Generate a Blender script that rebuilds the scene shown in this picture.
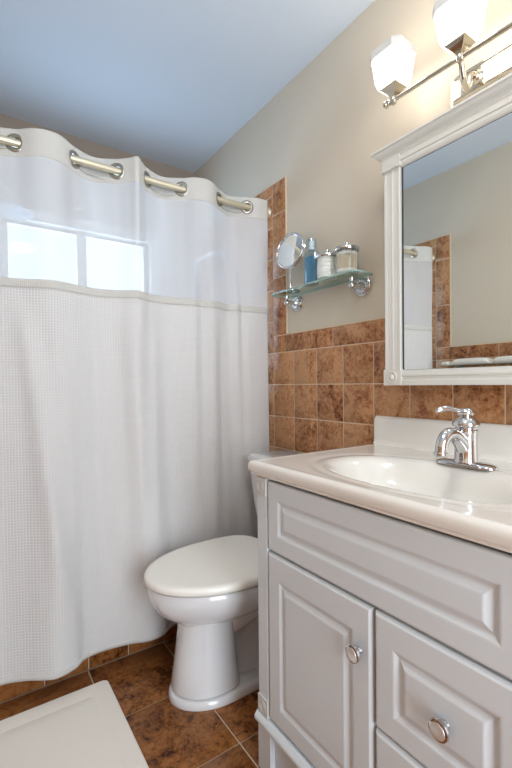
import bpy, bmesh, math, random
from mathutils import Vector, Matrix
random.seed(7)
sc = bpy.context.scene
for o in list(bpy.data.objects):
    bpy.data.objects.remove(o)
col = sc.collection
PI = math.pi

# ------------------------------------------------------------------ camera
H = 1.06
YAW, PIT, ROL = 0.600430, -0.0111755, -0.00927238
F_ = Vector((math.sin(YAW)*math.cos(PIT), math.cos(YAW)*math.cos(PIT), math.sin(PIT)))
R0 = Vector((math.cos(YAW), -math.sin(YAW), 0))
U0 = R0.cross(F_)
R_ = math.cos(ROL)*R0 + math.sin(ROL)*U0
U_ = -math.sin(ROL)*R0 + math.cos(ROL)*U0
cam = bpy.data.cameras.new('camera')
camo = bpy.data.objects.new('camera', cam)
col.objects.link(camo)
M = Matrix.Identity(4)
for i in range(3):
    M[i][0], M[i][1], M[i][2] = R_[i], U_[i], -F_[i]
M[2][3] = H
camo.matrix_world = M
cam.sensor_fit = 'AUTO'
cam.sensor_width = 36.0
cam.lens = 417.648/768*36.0
cam.shift_y = 5.059/768
cam.clip_start = 0.02
sc.camera = camo

# ------------------------------------------------------------------ colour management, sky, lights
vs = sc.view_settings
vs.view_transform = 'Standard'
vs.look = 'None'
vs.exposure = 0.55
vs.gamma = 1.0
vs.use_curve_mapping = False
sc.cycles.max_bounces = 10
sc.cycles.transparent_max_bounces = 16
sc.cycles.sample_clamp_indirect = 6.0
sc.cycles.caustics_reflective = False
sc.cycles.caustics_refractive = False
SKY = 1.6
w = bpy.data.worlds.new('sky'); sc.world = w
w.use_nodes = True
bg = w.node_tree.nodes['Background']
bg.inputs[0].default_value = (0.62, 0.80, 1.0, 1)
bg.inputs[1].default_value = SKY

def area_light(name, loc, size, size_y, power, color, direction, portal=False):
    l = bpy.data.lights.new(name, 'AREA')
    l.shape = 'RECTANGLE'; l.size = size; l.size_y = size_y
    l.energy = power; l.color = color
    o = bpy.data.objects.new(name, l); col.objects.link(o)
    o.location = loc
    o.rotation_euler = Vector(direction).to_track_quat('-Z', 'Y').to_euler()
    if portal:
        l.cycles.is_portal = True
    return o
SHADE_EMIT = 4.6
CEIL_FILL_EMIT = 25.0
# daylight arriving through the bathtub window (overcast sky outside the pane)
area_light('window_daylight', (0.525, 2.60, 1.57), 0.84, 0.70, 10.5, (0.52, 0.75, 1.0), (-0.10, -1, 0.32))
# soft fill light added outside the unseen doorway behind the camera
area_light('doorway_fill', (0.30, -1.10, 1.10), 0.72, 1.90, 23.0, (0.90, 0.955, 1.0), (0.12, 1, 0.02))

# ------------------------------------------------------------------ node helpers
def mat(name, base=(.8, .8, .8), rough=.5, metal=0.0, spec=.5, **kw):
    m = bpy.data.materials.new(name); m.use_nodes = True
    b = m.node_tree.nodes['Principled BSDF']
    b.inputs['Base Color'].default_value = (*base, 1)
    b.inputs['Roughness'].default_value = rough
    b.inputs['Metallic'].default_value = metal
    b.inputs['Specular IOR Level'].default_value = spec
    for k, v in kw.items():
        b.inputs[k.replace('_', ' ')].default_value = v
    return m
def N(m, t): return m.node_tree.nodes.new(t)
def L(m, a, b): m.node_tree.links.new(a, b)
def bsdf(m): return m.node_tree.nodes['Principled BSDF']
def math_node(m, op, a, b=None):
    n = N(m, 'ShaderNodeMath'); n.operation = op
    for i, v in enumerate((a, b)):
        if v is None: continue
        if isinstance(v, (int, float)): n.inputs[i].default_value = v
        else: L(m, v, n.inputs[i])
    return n.outputs[0]
def noise(m, scale, detail=4, rough=.6, coord='Object', dist=0.0):
    tc = N(m, 'ShaderNodeTexCoord')
    n = N(m, 'ShaderNodeTexNoise')
    n.inputs['Scale'].default_value = scale
    n.inputs['Detail'].default_value = detail
    n.inputs['Roughness'].default_value = rough
    n.inputs['Distortion'].default_value = dist
    L(m, tc.outputs[coord], n.inputs['Vector'])
    return n
def ramp(m, src, stops):
    r = N(m, 'ShaderNodeValToRGB')
    el = r.color_ramp.elements
    while len(el) < len(stops): el.new(0.5)
    for e, (p, c) in zip(el, stops):
        e.position = p; e.color = (*c, 1)
    L(m, src, r.inputs[0])
    return r.outputs[0]
def bump(m, h, strength=.2, dist=.002):
    b = N(m, 'ShaderNodeBump')
    b.inputs['Strength'].default_value = strength
    b.inputs['Distance'].default_value = dist
    L(m, h, b.inputs['Height'])
    L(m, b.outputs[0], bsdf(m).inputs['Normal'])

def painted(name, c, rough=.7):
    m = mat(name, c, rough, spec=.3)
    n = noise(m, 90, 3)
    bump(m, n.outputs['Fac'], .12, .001)
    return m
def tile_mat(name, dark, mid, light, rough, scale=14, spec=.4):
    m = mat(name, mid, rough, spec=spec)
    geo = N(m, 'ShaderNodeNewGeometry')
    tc = N(m, 'ShaderNodeTexCoord')
    off = N(m, 'ShaderNodeVectorMath'); off.operation = 'SCALE'
    cmb = N(m, 'ShaderNodeCombineXYZ')
    for i in range(3): L(m, geo.outputs['Random Per Island'], cmb.inputs[i])
    L(m, cmb.outputs[0], off.inputs[0]); off.inputs['Scale'].default_value = 37.0
    add = N(m, 'ShaderNodeVectorMath'); add.operation = 'ADD'
    L(m, tc.outputs['Object'], add.inputs[0]); L(m, off.outputs[0], add.inputs[1])
    n1 = N(m, 'ShaderNodeTexNoise'); n1.inputs['Scale'].default_value = scale
    n1.inputs['Detail'].default_value = 8; n1.inputs['Roughness'].default_value = .68
    n1.inputs['Distortion'].default_value = .9
    L(m, add.outputs[0], n1.inputs['Vector'])
    n2 = N(m, 'ShaderNodeTexNoise'); n2.inputs['Scale'].default_value = scale*5
    n2.inputs['Detail'].default_value = 6; n2.inputs['Roughness'].default_value = .75
    L(m, add.outputs[0], n2.inputs['Vector'])
    s = math_node(m, 'ADD', math_node(m, 'MULTIPLY', n1.outputs['Fac'], .52), math_node(m, 'MULTIPLY', n2.outputs['Fac'], .48))
    s = math_node(m, 'ADD', s, math_node(m, 'MULTIPLY', math_node(m, 'SUBTRACT', geo.outputs['Random Per Island'], .40), .075))
    c = ramp(m, s, [(.40, dark), (.462, mid), (.57, light)])
    L(m, c, bsdf(m).inputs['Base Color'])
    bump(m, s, .25, .002)
    return m

MT = {}
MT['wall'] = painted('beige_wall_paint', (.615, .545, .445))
MT['tubwall'] = painted('shaded_beige_wall_paint', (.36, .295, .24))  # the beige wall paint, darkened to carry the dimness at the tub end
MT['ceil'] = painted('daylight_tinted_ceiling_paint', (.62, .67, .73), .8)  # blue cast of the daylight is mixed into the ceiling colour
MT['tile'] = tile_mat('brown_stone_tile', (.105, .027, .008), (.315, .123, .043), (.50, .265, .125), .42)
MT['ftile'] = tile_mat('dark_brown_floor_tile', (.034, .009, .002), (.19, .066, .016), (.33, .135, .042), .33, 13, .3)
MT['grout'] = painted('tan_grout', (.68, .56, .42), .85)
MT['fgrout'] = painted('floor_grout', (.62, .51, .39), .85)
MT['white_trim'] = mat('white_trim_paint', (.78, .77, .74), .4)
MT['cabinet'] = mat('cool_white_cabinet_foil', (.69, .74, .775), .36)
MT['cream'] = mat('cream_carved_wood', (.60, .61, .575), .45)
MT['frame'] = mat('ivory_painted_frame', (.64, .62, .57), .38)
MT['ceramic'] = mat('white_glazed_ceramic', (.76, .775, .79), .10, Coat_Weight=.4, Coat_Roughness=.03)
MT['seat'] = mat('ivory_toilet_seat', (.89, .87, .81), .18)
MT['marble'] = mat('cream_cultured_marble', (.84, .81, .755), .14, Coat_Weight=.5, Coat_Roughness=.05)
MT['chrome'] = mat('polished_chrome', (.66, .66, .67), .07, 1.0)
MT['nickel'] = mat('brushed_nickel', (.42, .40, .36), .28, 1.0)
MT['knobface'] = mat('satin_metal', (.78, .78, .78), .35, .7)
MT['darknickel'] = mat('polished_nickel', (.62, .57, .48), .12, 1.0)
MT['rod'] = mat('champagne_metal_rod', (.66, .60, .46), .38, .55)
MT['mirror'] = mat('mirror_silver', (.90, .92, .90), .0, 1.0)
MT['plastic'] = mat('white_plastic', (.85, .85, .85), .3)
MT['dark'] = mat('dark_gap', (.06, .06, .06), .8)
MT['mat'] = painted('cream_cotton_terry', (.84, .80, .73), .95)
MT['towel'] = painted('white_terry_cloth', (.82, .80, .77), .95)
MT['cotton'] = painted('white_cotton', (.86, .85, .82), .95)
MT['stick'] = mat('brown_paper_stick', (.72, .60, .44), .8)
MT['rubber'] = mat('rubber_seal', (.2, .2, .2), .6)

def glass(name, c, rough=0.0, ior=1.45):
    m = mat(name, c, rough)
    bsdf(m).inputs['Transmission Weight'].default_value = 1.0
    bsdf(m).inputs['IOR'].default_value = ior
    return m
def thin_glass(name, tint, gloss=.12):
    m = bpy.data.materials.new(name); m.use_nodes = True
    nt = m.node_tree; nt.nodes.remove(bsdf(m))
    out = nt.nodes['Material Output']
    t = N(m, 'ShaderNodeBsdfTransparent'); t.inputs[0].default_value = (*tint, 1)
    g = N(m, 'ShaderNodeBsdfGlossy'); g.inputs['Roughness'].default_value = .02
    fr = N(m, 'ShaderNodeLayerWeight'); fr.inputs['Blend'].default_value = .5
    mx = N(m, 'ShaderNodeMixShader')
    f = math_node(m, 'ADD', math_node(m, 'MULTIPLY', math_node(m, 'POWER', fr.outputs['Facing'], 4.0), .5), gloss*.2)
    L(m, f, mx.inputs[0]); L(m, t.outputs[0], mx.inputs[1]); L(m, g.outputs[0], mx.inputs[2])
    L(m, mx.outputs[0], out.inputs[0])
    return m
MT['glass'] = thin_glass('clear_jar_glass', (.975, .985, .98), .12)
MT['bottle'] = thin_glass('pale_blue_bottle_plastic', (.80, .90, .95), .5)
MT['shelf_glass'] = thin_glass('pale_green_shelf_glass', (.90, .965, .935), .25)
MT['shelf_edge'] = mat('green_glass_edge', (.42, .60, .53), .08)
bsdf(MT['shelf_edge']).inputs['Transmission Weight'].default_value = .35
MT['pane'] = thin_glass('window_glass', (.96, .98, 1.0), .05)
MT['bluewater'] = mat('blue_liquid', (.05, .33, .56), .08)
bsdf(MT['bluewater']).inputs['Transmission Weight'].default_value = .45

def fabric(name, c, transp, transl, waffle=False, cell=.0105):
    m = bpy.data.materials.new(name); m.use_nodes = True
    nt = m.node_tree; nt.nodes.remove(bsdf(m))
    out = nt.nodes['Material Output']
    d = N(m, 'ShaderNodeBsdfDiffuse'); d.inputs[0].default_value = (*c, 1)
    tl = N(m, 'ShaderNodeBsdfTranslucent'); tl.inputs[0].default_value = (*c, 1)
    mx = N(m, 'ShaderNodeMixShader'); mx.inputs[0].default_value = transl
    L(m, d.outputs[0], mx.inputs[1]); L(m, tl.outputs[0], mx.inputs[2])
    last = mx.outputs[0]
    uv = N(m, 'ShaderNodeUVMap')
    sp = N(m, 'ShaderNodeSeparateXYZ'); L(m, uv.outputs[0], sp.inputs[0])
    if waffle:
        sx = math_node(m, 'ABSOLUTE', math_node(m, 'SINE', math_node(m, 'MULTIPLY', sp.outputs[0], PI/cell)))
        sy = math_node(m, 'ABSOLUTE', math_node(m, 'SINE', math_node(m, 'MULTIPLY', sp.outputs[1], PI/cell)))
        h = math_node(m, 'MINIMUM', sx, sy)
        b = N(m, 'ShaderNodeBump'); b.inputs['Strength'].default_value = .75; b.inputs['Distance'].default_value = .0016
        L(m, h, b.inputs['Height'])
        L(m, b.outputs[0], d.inputs['Normal'])
    else:
        n = N(m, 'ShaderNodeTexNoise'); n.inputs['Scale'].default_value = 1.0; n.inputs['Detail'].default_value = 3
        mp = N(m, 'ShaderNodeMapping'); mp.inputs['Scale'].default_value = (260, 5, 1)
        L(m, uv.outputs[0], mp.inputs[0]); L(m, mp.outputs[0], n.inputs['Vector'])
        b = N(m, 'ShaderNodeBump'); b.inputs['Strength'].default_value = .25; b.inputs['Distance'].default_value = .001
        L(m, n.outputs['Fac'], b.inputs['Height']); L(m, b.outputs[0], d.inputs['Normal'])
    if transp > 0:
        t = N(m, 'ShaderNodeBsdfTransparent')
        m2 = N(m, 'ShaderNodeMixShader'); m2.inputs[0].default_value = transp
        L(m, last, m2.inputs[1]); L(m, t.outputs[0], m2.inputs[2]); last = m2.outputs[0]
    L(m, last, out.inputs[0])
    return m
MT['waffle'] = fabric('white_waffle_cotton', (.80, .79, .785), 0, .18, True, .0095)
MT['band'] = fabric('white_header_cotton', (.77, .76, .73), 0, .15, True, .006)
MT['sheer'] = fabric('white_sheer_voile', (.80, .80, .81), .27, .25)

def lamp_glass(name, strength, c):
    m = mat(name, (.9, .9, .88), .25)
    bsdf(m).inputs['Emission Color'].default_value = (*c, 1)
    bsdf(m).inputs['Emission Strength'].default_value = strength
    return m
MT['shade'] = lamp_glass('lit_frosted_glass', SHADE_EMIT, (1.0, .93, .83))
MT['bulb'] = lamp_glass('lit_bulb', SHADE_EMIT*3, (1.0, .90, .76))
MT['fill_lamp'] = lamp_glass('lit_fill_diffuser', CEIL_FILL_EMIT, (1.0, .96, .91))

# ------------------------------------------------------------------ mesh helpers
WL = {}       # world location of every root, so meshes are written in room coordinates
class MB:
    def __init__(s): s.bm = bmesh.new(); s.uv = None
    def quad(s, *p):
        return s.bm.faces.new([s.bm.verts.new(q) for q in p])
    def box(s, x0, x1, y0, y1, z0, z1, bev=0.0, seg=2):
        m = bmesh.new()
        bmesh.ops.create_cube(m, size=1)
        for v in m.verts:
            v.co = Vector(((x0+x1)/2+v.co.x*(x1-x0), (y0+y1)/2+v.co.y*(y1-y0), (z0+z1)/2+v.co.z*(z1-z0)))
        if bev > 0:
            bmesh.ops.bevel(m, geom=list(m.edges), offset=bev, segments=seg, profile=.5, affect='EDGES')
        s.merge(m); return s
    def merge(s, m, mtx=None):
        vm = {}
        for v in m.verts: vm[v] = s.bm.verts.new(mtx @ v.co if mtx else v.co)
        for f in m.faces:
            try: s.bm.faces.new([vm[v] for v in f.verts])
            except ValueError: pass
        m.free()
    def rings(s, rings, cap0=True, cap1=True, closed=True):
        vs = [[s.bm.verts.new(p) for p in r] for r in rings]
        n = len(vs[0])
        for a, b in zip(vs, vs[1:]):
            for i in range(n if closed else n-1):
                j = (i+1) % n
                try: s.bm.faces.new((a[i], a[j], b[j], b[i]))
                except ValueError: pass
        if cap0: s.bm.faces.new(list(reversed(vs[0])))
        if cap1: s.bm.faces.new(vs[-1])
        return s
    def lathe(s, prof, c, axis=(0, 0, 1), seg=32, cap0=True, cap1=True):
        a = Vector(axis).normalized()
        q = Vector((0, 0, 1)).rotation_difference(a)
        rs = []
        for r, z in prof:
            r = max(r, 1e-5)
            rs.append([Vector(c)+q @ Vector((r*math.cos(2*PI*i/seg), r*math.sin(2*PI*i/seg), z)) for i in range(seg)])
        return s.rings(rs, cap0, cap1)
    def tube(s, pts, r, seg=12, smooth=0):
        P = [Vector(p) for p in pts]
        if smooth:
            Q = []
            for i in range(len(P)-1):
                p0 = P[max(i-1, 0)]; p1 = P[i]; p2 = P[i+1]; p3 = P[min(i+2, len(P)-1)]
                for k in range(smooth):
                    t = k/smooth
                    Q.append(.5*((2*p1)+(p2-p0)*t+(2*p0-5*p1+4*p2-p3)*t*t+(3*p1-p0-3*p2+p3)*t**3))
            Q.append(P[-1])
            if isinstance(r, (list, tuple)):
                rr = []
                for i in range(len(P)-1):
                    for k in range(smooth): rr.append(r[i]+(r[i+1]-r[i])*k/smooth)
                rr.append(r[-1]); r = rr
            P = Q
        rr = r if isinstance(r, (list, tuple)) else [r]*len(P)
        T0 = (P[1]-P[0]).normalized()
        ref = Vector((0, 0, 1)) if abs(T0.z) < .9 else Vector((1, 0, 0))
        n = T0.cross(ref).normalized()
        rs = []
        for i, p in enumerate(P):
            T = (P[min(i+1, len(P)-1)]-P[max(i-1, 0)]).normalized()
            n = (n-T*n.dot(T)).normalized()
            b = T.cross(n)
            rs.append([p+(n*math.cos(2*PI*k/seg)+b*math.sin(2*PI*k/seg))*rr[i] for k in range(seg)])
        return s.rings(rs)
    def torus(s, c, axis, R, r, seg=32, ms=10):
        a = Vector(axis).normalized(); q = Vector((0, 0, 1)).rotation_difference(a)
        vs = []
        for i in range(seg):
            t = 2*PI*i/seg
            vs.append([s.bm.verts.new(Vector(c)+q @ Vector(((R+r*math.cos(u))*math.cos(t), (R+r*math.cos(u))*math.sin(t), r*math.sin(u)))) for u in [2*PI*k/ms for k in range(ms)]])
        for i in range(seg):
            for k in range(ms):
                A, B = vs[i], vs[(i+1) % seg]
                s.bm.faces.new((A[k], B[k], B[(k+1) % ms], A[(k+1) % ms]))
        return s
    def build(s, name, m, parent=None, ang=35, normals=True, wn=False):
        if normals: bmesh.ops.recalc_face_normals(s.bm, faces=s.bm.faces)
        off = WL.get(parent.name, Vector()) if parent else Vector()
        if off.length: bmesh.ops.translate(s.bm, verts=s.bm.verts, vec=-off)
        me = bpy.data.meshes.new(name)
        s.bm.to_mesh(me); s.bm.free()
        for p in me.polygons: p.use_smooth = True
        me.set_sharp_from_angle(angle=math.radians(ang))
        me.materials.append(MT[m] if isinstance(m, str) else m)
        o = bpy.data.objects.new(name, me); col.objects.link(o)
        if parent: o.parent = parent
        WL[o.name] = off
        if wn:
            md = o.modifiers.new('even_normals', 'WEIGHTED_NORMAL'); md.keep_sharp = True; md.weight = 80
        return o
def tag(o, label, cat, group=None):
    o['label'] = label; o['category'] = cat
    if group: o['group'] = group
    return o
def thing(name, label, cat, loc, group=None):
    o = bpy.data.objects.new(name, None); col.objects.link(o)
    o.empty_display_size = .05
    o.location = loc; WL[o.name] = Vector(loc)
    return tag(o, label, cat, group)
def struct(o):
    o['kind'] = 'structure'; return o

# ================================================================== THE ROOM
XR, XL = 1.206, -0.326          # painted planes of the right and left walls
YB, YF = 2.44, -0.95            # wall behind the tub, wall behind the camera
ZC = 2.42
TY = 1.634                      # tiled front of the bathtub

# floor: grout bed with 30 cm tiles on it
struct(MB().box(XL-.1, XR+.1, YF-.1, YB+.1, -.12, -.003).build('floor', 'fgrout'))
fl = bpy.data.objects['floor']
m = MB()
def tile(mb, ax, face, sgn, a0, a1, b0, b1, th=.006, g=.0020):
    """one tile lying on the plane ax=face, grown towards sgn, spanning a (other horizontal axis) and b"""
    a0 += g; a1 -= g; b0 += g; b1 -= g
    if a1-a0 < .006 or b1-b0 < .006: return
    bv = .0014
    def P(a, b, d):
        t = face+sgn*d
        return {0: (t, a, b), 1: (a, t, b), 2: (a, b, t)}[ax]
    lo = [mb.bm.verts.new(P(a, b, 0)) for a, b in ((a0, b0), (a1, b0), (a1, b1), (a0, b1))]
    mi = [mb.bm.verts.new(P(a, b, th-bv*.6)) for a, b in ((a0, b0), (a1, b0), (a1, b1), (a0, b1))]
    hi = [mb.bm.verts.new(P(a, b, th)) for a, b in ((a0+bv, b0+bv), (a1-bv, b0+bv), (a1-bv, b1-bv), (a0+bv, b1-bv))]
    for q, r in ((lo, mi), (mi, hi)):
        for i in range(4):
            j = (i+1) % 4
            mb.bm.faces.new((q[i], q[j], r[j], r[i]))
    mb.bm.faces.new(hi)
FP = .2955
xs = [.644+FP*k for k in range(-4, 3)]
ys = [TY-FP*k for k in range(0, 10)]
for i in range(len(xs)-1):
    for j in range(len(ys)-1):
        tile(m, 2, -.003, 1, max(xs[i], XL), min(xs[i+1], XR), max(ys[j+1], YF), ys[j], th=.003, g=.0022)
m.build('floor_tiles', 'ftile', fl)

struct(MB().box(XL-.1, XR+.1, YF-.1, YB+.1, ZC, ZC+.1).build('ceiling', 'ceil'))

P6 = .1495
def cuts(lo, hi, org, pitch):
    k0 = math.ceil((lo-org)/pitch-1e-6); v = [lo]
    k = k0
    while org+pitch*k < hi-1e-6:
        if org+pitch*k > lo+.004: v.append(org+pitch*k)
        k += 1
    return v+[hi]
def side_wall(name, plane, sgn):
    """painted wall with tile wainscot, listello row and the tiled tub end"""
    x0, x1 = (plane, plane+.1) if sgn < 0 else (plane-.1, plane)
    wl = struct(MB().box(x0, x1, YF-.1, YB+.1, 0, ZC).build(name, 'wall'))
    gb = MB()
    gx = plane+sgn*.0042
    a, b = min(plane, gx), max(plane, gx)
    gb.box(a, b, YF, 1.504, 0, 1.2885)
    gb.box(a, b, 1.501, YB, 0, 2.009)
    gb.build('grout_bed', 'grout', wl)
    t = MB()
    yl = cuts(YF, 1.6005, 1.6005, P6)
    zl = cuts(0, 1.208, 1.208, P6)
    for i in range(len(yl)-1):
        for j in range(len(zl)-1):
            tile(t, 0, plane, sgn, yl[i], yl[i+1], zl[j], zl[j+1])
    yl = cuts(YF, 1.503, 1.503, .297)
    for i in range(len(yl)-1): tile(t, 0, plane, sgn, yl[i], yl[i+1], 1.208, 1.288)
    tile(t, 0, plane, sgn, 1.503, 1.6005, 1.208, 1.288)
    zl = cuts(1.288, 2.008, 2.008-.15, .297)
    for j in range(len(zl)-1): tile(t, 0, plane, sgn, 1.503, 1.6005, zl[j], zl[j+1])
    yl = cuts(1.6005, YB, 1.6005, P6); zl = cuts(0, 2.008, 1.208, P6)
    for i in range(len(yl)-1):
        for j in range(len(zl)-1): tile(t, 0, plane, sgn, yl[i], yl[i+1], zl[j], zl[j+1])
    t.build('wall_tiles', 'tile', wl, normals=True)
    # pale caulked edge where the tile meets the paint
    e = MB()
    c0, c1 = min(plane, plane+sgn*.0062), max(plane, plane+sgn*.0062)
    e.box(c0, c1, YF, 1.499, 1.2875, 1.292)
    e.box(c0, c1, 1.498, 1.5025, 1.2875, 2.0085)
    e.box(c0, c1, 1.498, YB, 2.008, 2.012)
    e.build('tile_edge_caulk', 'grout', wl)
    return wl
side_wall('wall_right', XR, -1)
side_wall('wall_left', XL, 1)

# wall behind the tub with its window opening
WX0, WX1, WZ0, WZ1 = .145, .905, 1.22, 1.912
wb = MB()
wb.box(XL, WX0, YB, YB+.14, 0, ZC); wb.box(WX1, XR, YB, YB+.14, 0, ZC)
wb.box(WX0, WX1, YB, YB+.14, 0, WZ0); wb.box(WX0, WX1, YB, YB+.14, WZ1, ZC)
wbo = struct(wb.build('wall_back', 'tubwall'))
t = MB(); g = MB()
g.box(XL, XR, YB-.0042, YB, 0, 1.10); g.build('grout_bed', 'grout', wbo)
for i, x in enumerate(cuts(XL, XR, XR, P6)[:-1]):
    xe = cuts(XL, XR, XR, P6)[i+1]
    zl = cuts(0, 1.10, 1.208, P6)
    for j in range(len(zl)-1): tile(t, 1, YB, -1, x, xe, zl[j], zl[j+1])
t.build('wall_tiles', 'tile', wbo)
# window
wn = MB()
cw = .062
wn.box(WX0-cw, WX1+cw, YB-.018, YB, WZ1, WZ1+cw, .003)
wn.box(WX0-cw, WX1+cw, YB-.018, YB, WZ0-cw, WZ0, .003)
wn.box(WX0-cw, WX0, YB-.018, YB, WZ0, WZ1, .003); wn.box(WX1, WX1+cw, YB-.018, YB, WZ0, WZ1, .003)
wn.box(WX0-cw-.015, WX1+cw+.015, YB-.045, YB, WZ0-.022, WZ0, .004)
win = struct(wn.build('window_1', 'white_trim'))
for a, b in ((WX0, .527), (.527, WX1)):
    s_ = MB(); f = .025
    s_.box(a, b, YB+.04, YB+.075, WZ0, WZ0+f, .002); s_.box(a, b, YB+.04, YB+.075, WZ1-f*.5, WZ1, .002)
    s_.box(a, a+f, YB+.04, YB+.075, WZ0+f, WZ1-f*.5, .002); s_.box(b-f, b, YB+.04, YB+.075, WZ0+f, WZ1-f*.5, .002)
    so = s_.build('sash', 'white_trim', win)
    MB().box(a+f, b-f, YB+.055, YB+.059, WZ0+f, WZ1-f*.5).build('pane', 'pane', win)

# wall behind the camera with an open doorway
DX0, DX1, DZ = -.10, .70, 2.05
wf = MB()
wf.box(XL, DX0, YF-.1, YF, 0, ZC); wf.box(DX1, XR, YF-.1, YF, 0, ZC); wf.box(DX0, DX1, YF-.1, YF, DZ, ZC)
struct(wf.build('wall_front', 'wall'))
dt = MB()
dt.box(DX0-.07, DX0, YF, YF+.016, 0, DZ+.07, .003); dt.box(DX1, DX1+.07, YF, YF+.016, 0, DZ+.07, .003)
dt.box(DX0, DX1, YF, YF+.016, DZ, DZ+.07, .003)
struct(dt.build('trim_1', 'white_trim'))

# tiled front of the bathtub
ap = struct(MB().box(XL, XR-.0065, TY+.006, TY+.05, 0, .40).build('trim_2', 'grout'))
t = MB()
xs2 = cuts(XL, XR-.0065, .2035, .1485)
for i in range(len(xs2)-1):
    for z0, z1 in ((0, .105), (.105, .255), (.255, .40)):
        tile(t, 1, TY+.006, -1, xs2[i], xs2[i+1], z0, z1)
t.build('apron_tiles', 'ftile', ap)  # darker floor tile stands in for the shade under the curtain

# bathtub behind the tiled front
tb = thing('bathtub', 'white bathtub behind the shower curtain', 'bathtub', (.44, 2.04, 0))
b_ = MB()
def rr(x0, x1, y0, y1, z, r, n=8):
    pts = []
    for cx, cy, a0 in ((x1-r, y1-r, 0), (x0+r, y1-r, PI/2), (x0+r, y0+r, PI), (x1-r, y0+r, 1.5*PI)):
        for k in range(n+1):
            a = a0+PI/2*k/n; pts.append((cx+r*math.cos(a), cy+r*math.sin(a), z))
    return pts
tx0, tx1, ty0, ty1 = XL+.008, XR-.008, TY+.052, YB-.008
b_.rings([rr(tx0, tx1, ty0, ty1, 0, .01), rr(tx0, tx1, ty0, ty1, .42, .01), rr(tx0+.008, tx1-.008, ty0+.008, ty1-.008, .428, .01),
          rr(tx0+.06, tx1-.06, ty0+.06, ty1-.06, .428, .12), rr(tx0+.075, tx1-.075, ty0+.072, ty1-.072, .415, .12),
          rr(tx0+.12, tx1-.17, ty0+.11, ty1-.11, .10, .12), rr(tx0+.18, tx1-.25, ty0+.16, ty1-.16, .07, .10)])
b_.build('tub_shell', 'ceramic', tb)

# ================================================================== VANITY
VX = .650                                   # plane of the door faces
VY0, VY1 = .212, .949                       # right and left end of the cabinet
CT = .848                                   # counter surface
van = thing('bathroom_vanity', 'white vanity cabinet with raised panel door and drawers under the sink top', 'cabinet', (.92, .58, 0))
bd = MB()
bd.box(VX+.020, XR-.008, VY0, VY0+.016, .128, .808); bd.box(VX+.020, XR-.008, VY1-.016, VY1, .128, .808)
bd.box(VX+.020, XR-.008, VY0+.016, VY1-.016, .128, .146); bd.box(XR-.014, XR-.008, VY0+.016, VY1-.016, .146, .808)
bd.box(VX+.020, VX+.036, VY0+.016, .262, .146, .808); bd.box(VX+.020, VX+.036, .895, VY1-.016, .146, .808)
bd.box(VX+.020, VX+.036, .262, .895, .608, .624); bd.box(VX+.020, VX+.036, .262, .895, .798, .808)
bd.box(VX+.020, VX+.036, .538, .556, .146, .618); bd.box(VX+.020, VX+.036, .262, .538, .368, .384)
bd.box(VX+.024, VX+.028, .262, .895, .146, .80)
bd.box(VX+.075, VX+.09, VY0+.02, VY1-.02, 0, .128)
bd.box(VX+.09, XR-.008, VY0, VY0+.018, 0, .128); bd.box(VX+.09, XR-.008, VY1-.018, VY1, 0, .128)
bd.build('cabinet_body', 'cabinet', van)
def corner(y0, y1):
    p = MB()
    p.box(VX+.001, VX+.05, y0-.001, y1+.001, .20, .758, .002)
    p.build('corner_post', 'cabinet', van, wn=True)
    for z0, z1 in ((.758, .808), (.157, .205)):
        q = MB().box(VX-.003, VX+.05, y0-.002, y1+.002, z0, z1, .002)
        yc, zc = (y0+y1)/2, (z0+z1)/2
        for r in (.015, .008): q.torus((VX-.003, yc, zc), (1, 0, 0), r, .0013, 20, 6)
        q.build('carved_block', 'cream', van, wn=True)
    f = MB()
    a, b, c, d = y0-.012, y1+.001, VX-.002, VX+.030
    f.rings([[(c, a, .129), (d, a, .129), (d, b, .129), (c, b, .129)],
             [(c, a, .0), (d, a, .0), (d, b, .0), (c, b, .0)]])
    f.build('foot', 'cabinet', van, 20)
corner(.907, VY1); corner(VY0, VY0+.042)
ml = MB()
prof = [(0, .130), (-.006, .130), (-.0105, .133), (-.0125, .139), (-.0115, .146), (-.008, .150), (-.004, .156), (0, .157)]
ml.rings([[(VX+.03+0*p[0] if i in (0, 7) else VX+p[0], y, p[1]) for i, p in enumerate(prof)] for y in (VY0-.005, VY1+.005)])
ml.build('base_moulding', 'cabinet', van)
sk = MB().box(VX+.014, VX+.030, VY0+.045, .894, .0, .129, .001)
sk.build('skirt_board', 'cabinet', van)

def raised_panel(y0, y1, z0, z1, fr=.05, ft=0.0):
    p = MB()
    def ring(ins, d): return [(VX+.020-d, y1-ins, z0+ins), (VX+.020-d, y0+ins, z0+ins), (VX+.020-d, y0+ins, z1-ins-(ft if ins > .03 else 0)), (VX+.020-d, y1-ins, z1-ins-(ft if ins > .03 else 0))]
    p.rings([ring(0, 0), ring(0, .013), ring(.0025, .017), ring(.006, .0195), ring(.0075, .02), ring(fr-.003, .02), ring(fr+.001, .0195), ring(fr+.008, .0160), ring(fr+.010, .0154),
             ring(fr+.012, .0154), ring(fr+.014, .0160), ring(fr+.024, .0198), ring(fr+.027, .0203)])
    return p
def knob(parent, y, z):
    k = MB().lathe([(.0075, 0), (.0065, .004), (.0055, .010), (.010, .012), (.0165, .015), (.0182, .0185), (.0175, .0225), (.0145, .0240)], (VX, y, z), (-1, 0, 0), 28)
    ko = k.build('knob', 'chrome', parent)
    MB().lathe([(.0135, 0), (.0135, .0012), (.011, .0022), (.0, .0026)], (VX-.0238, y, z), (-1, 0, 0), 24).build('knob_face', 'knobface', ko)
    return ko
raised_panel(.262, .903, .618, .803, .046).build('false_drawer_front', 'cabinet', van, 5)
dr = raised_panel(.553, .903, .163, .6125, .050, .014).build('door', 'cabinet', van, 5)
knob(dr, .584, .514)
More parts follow.
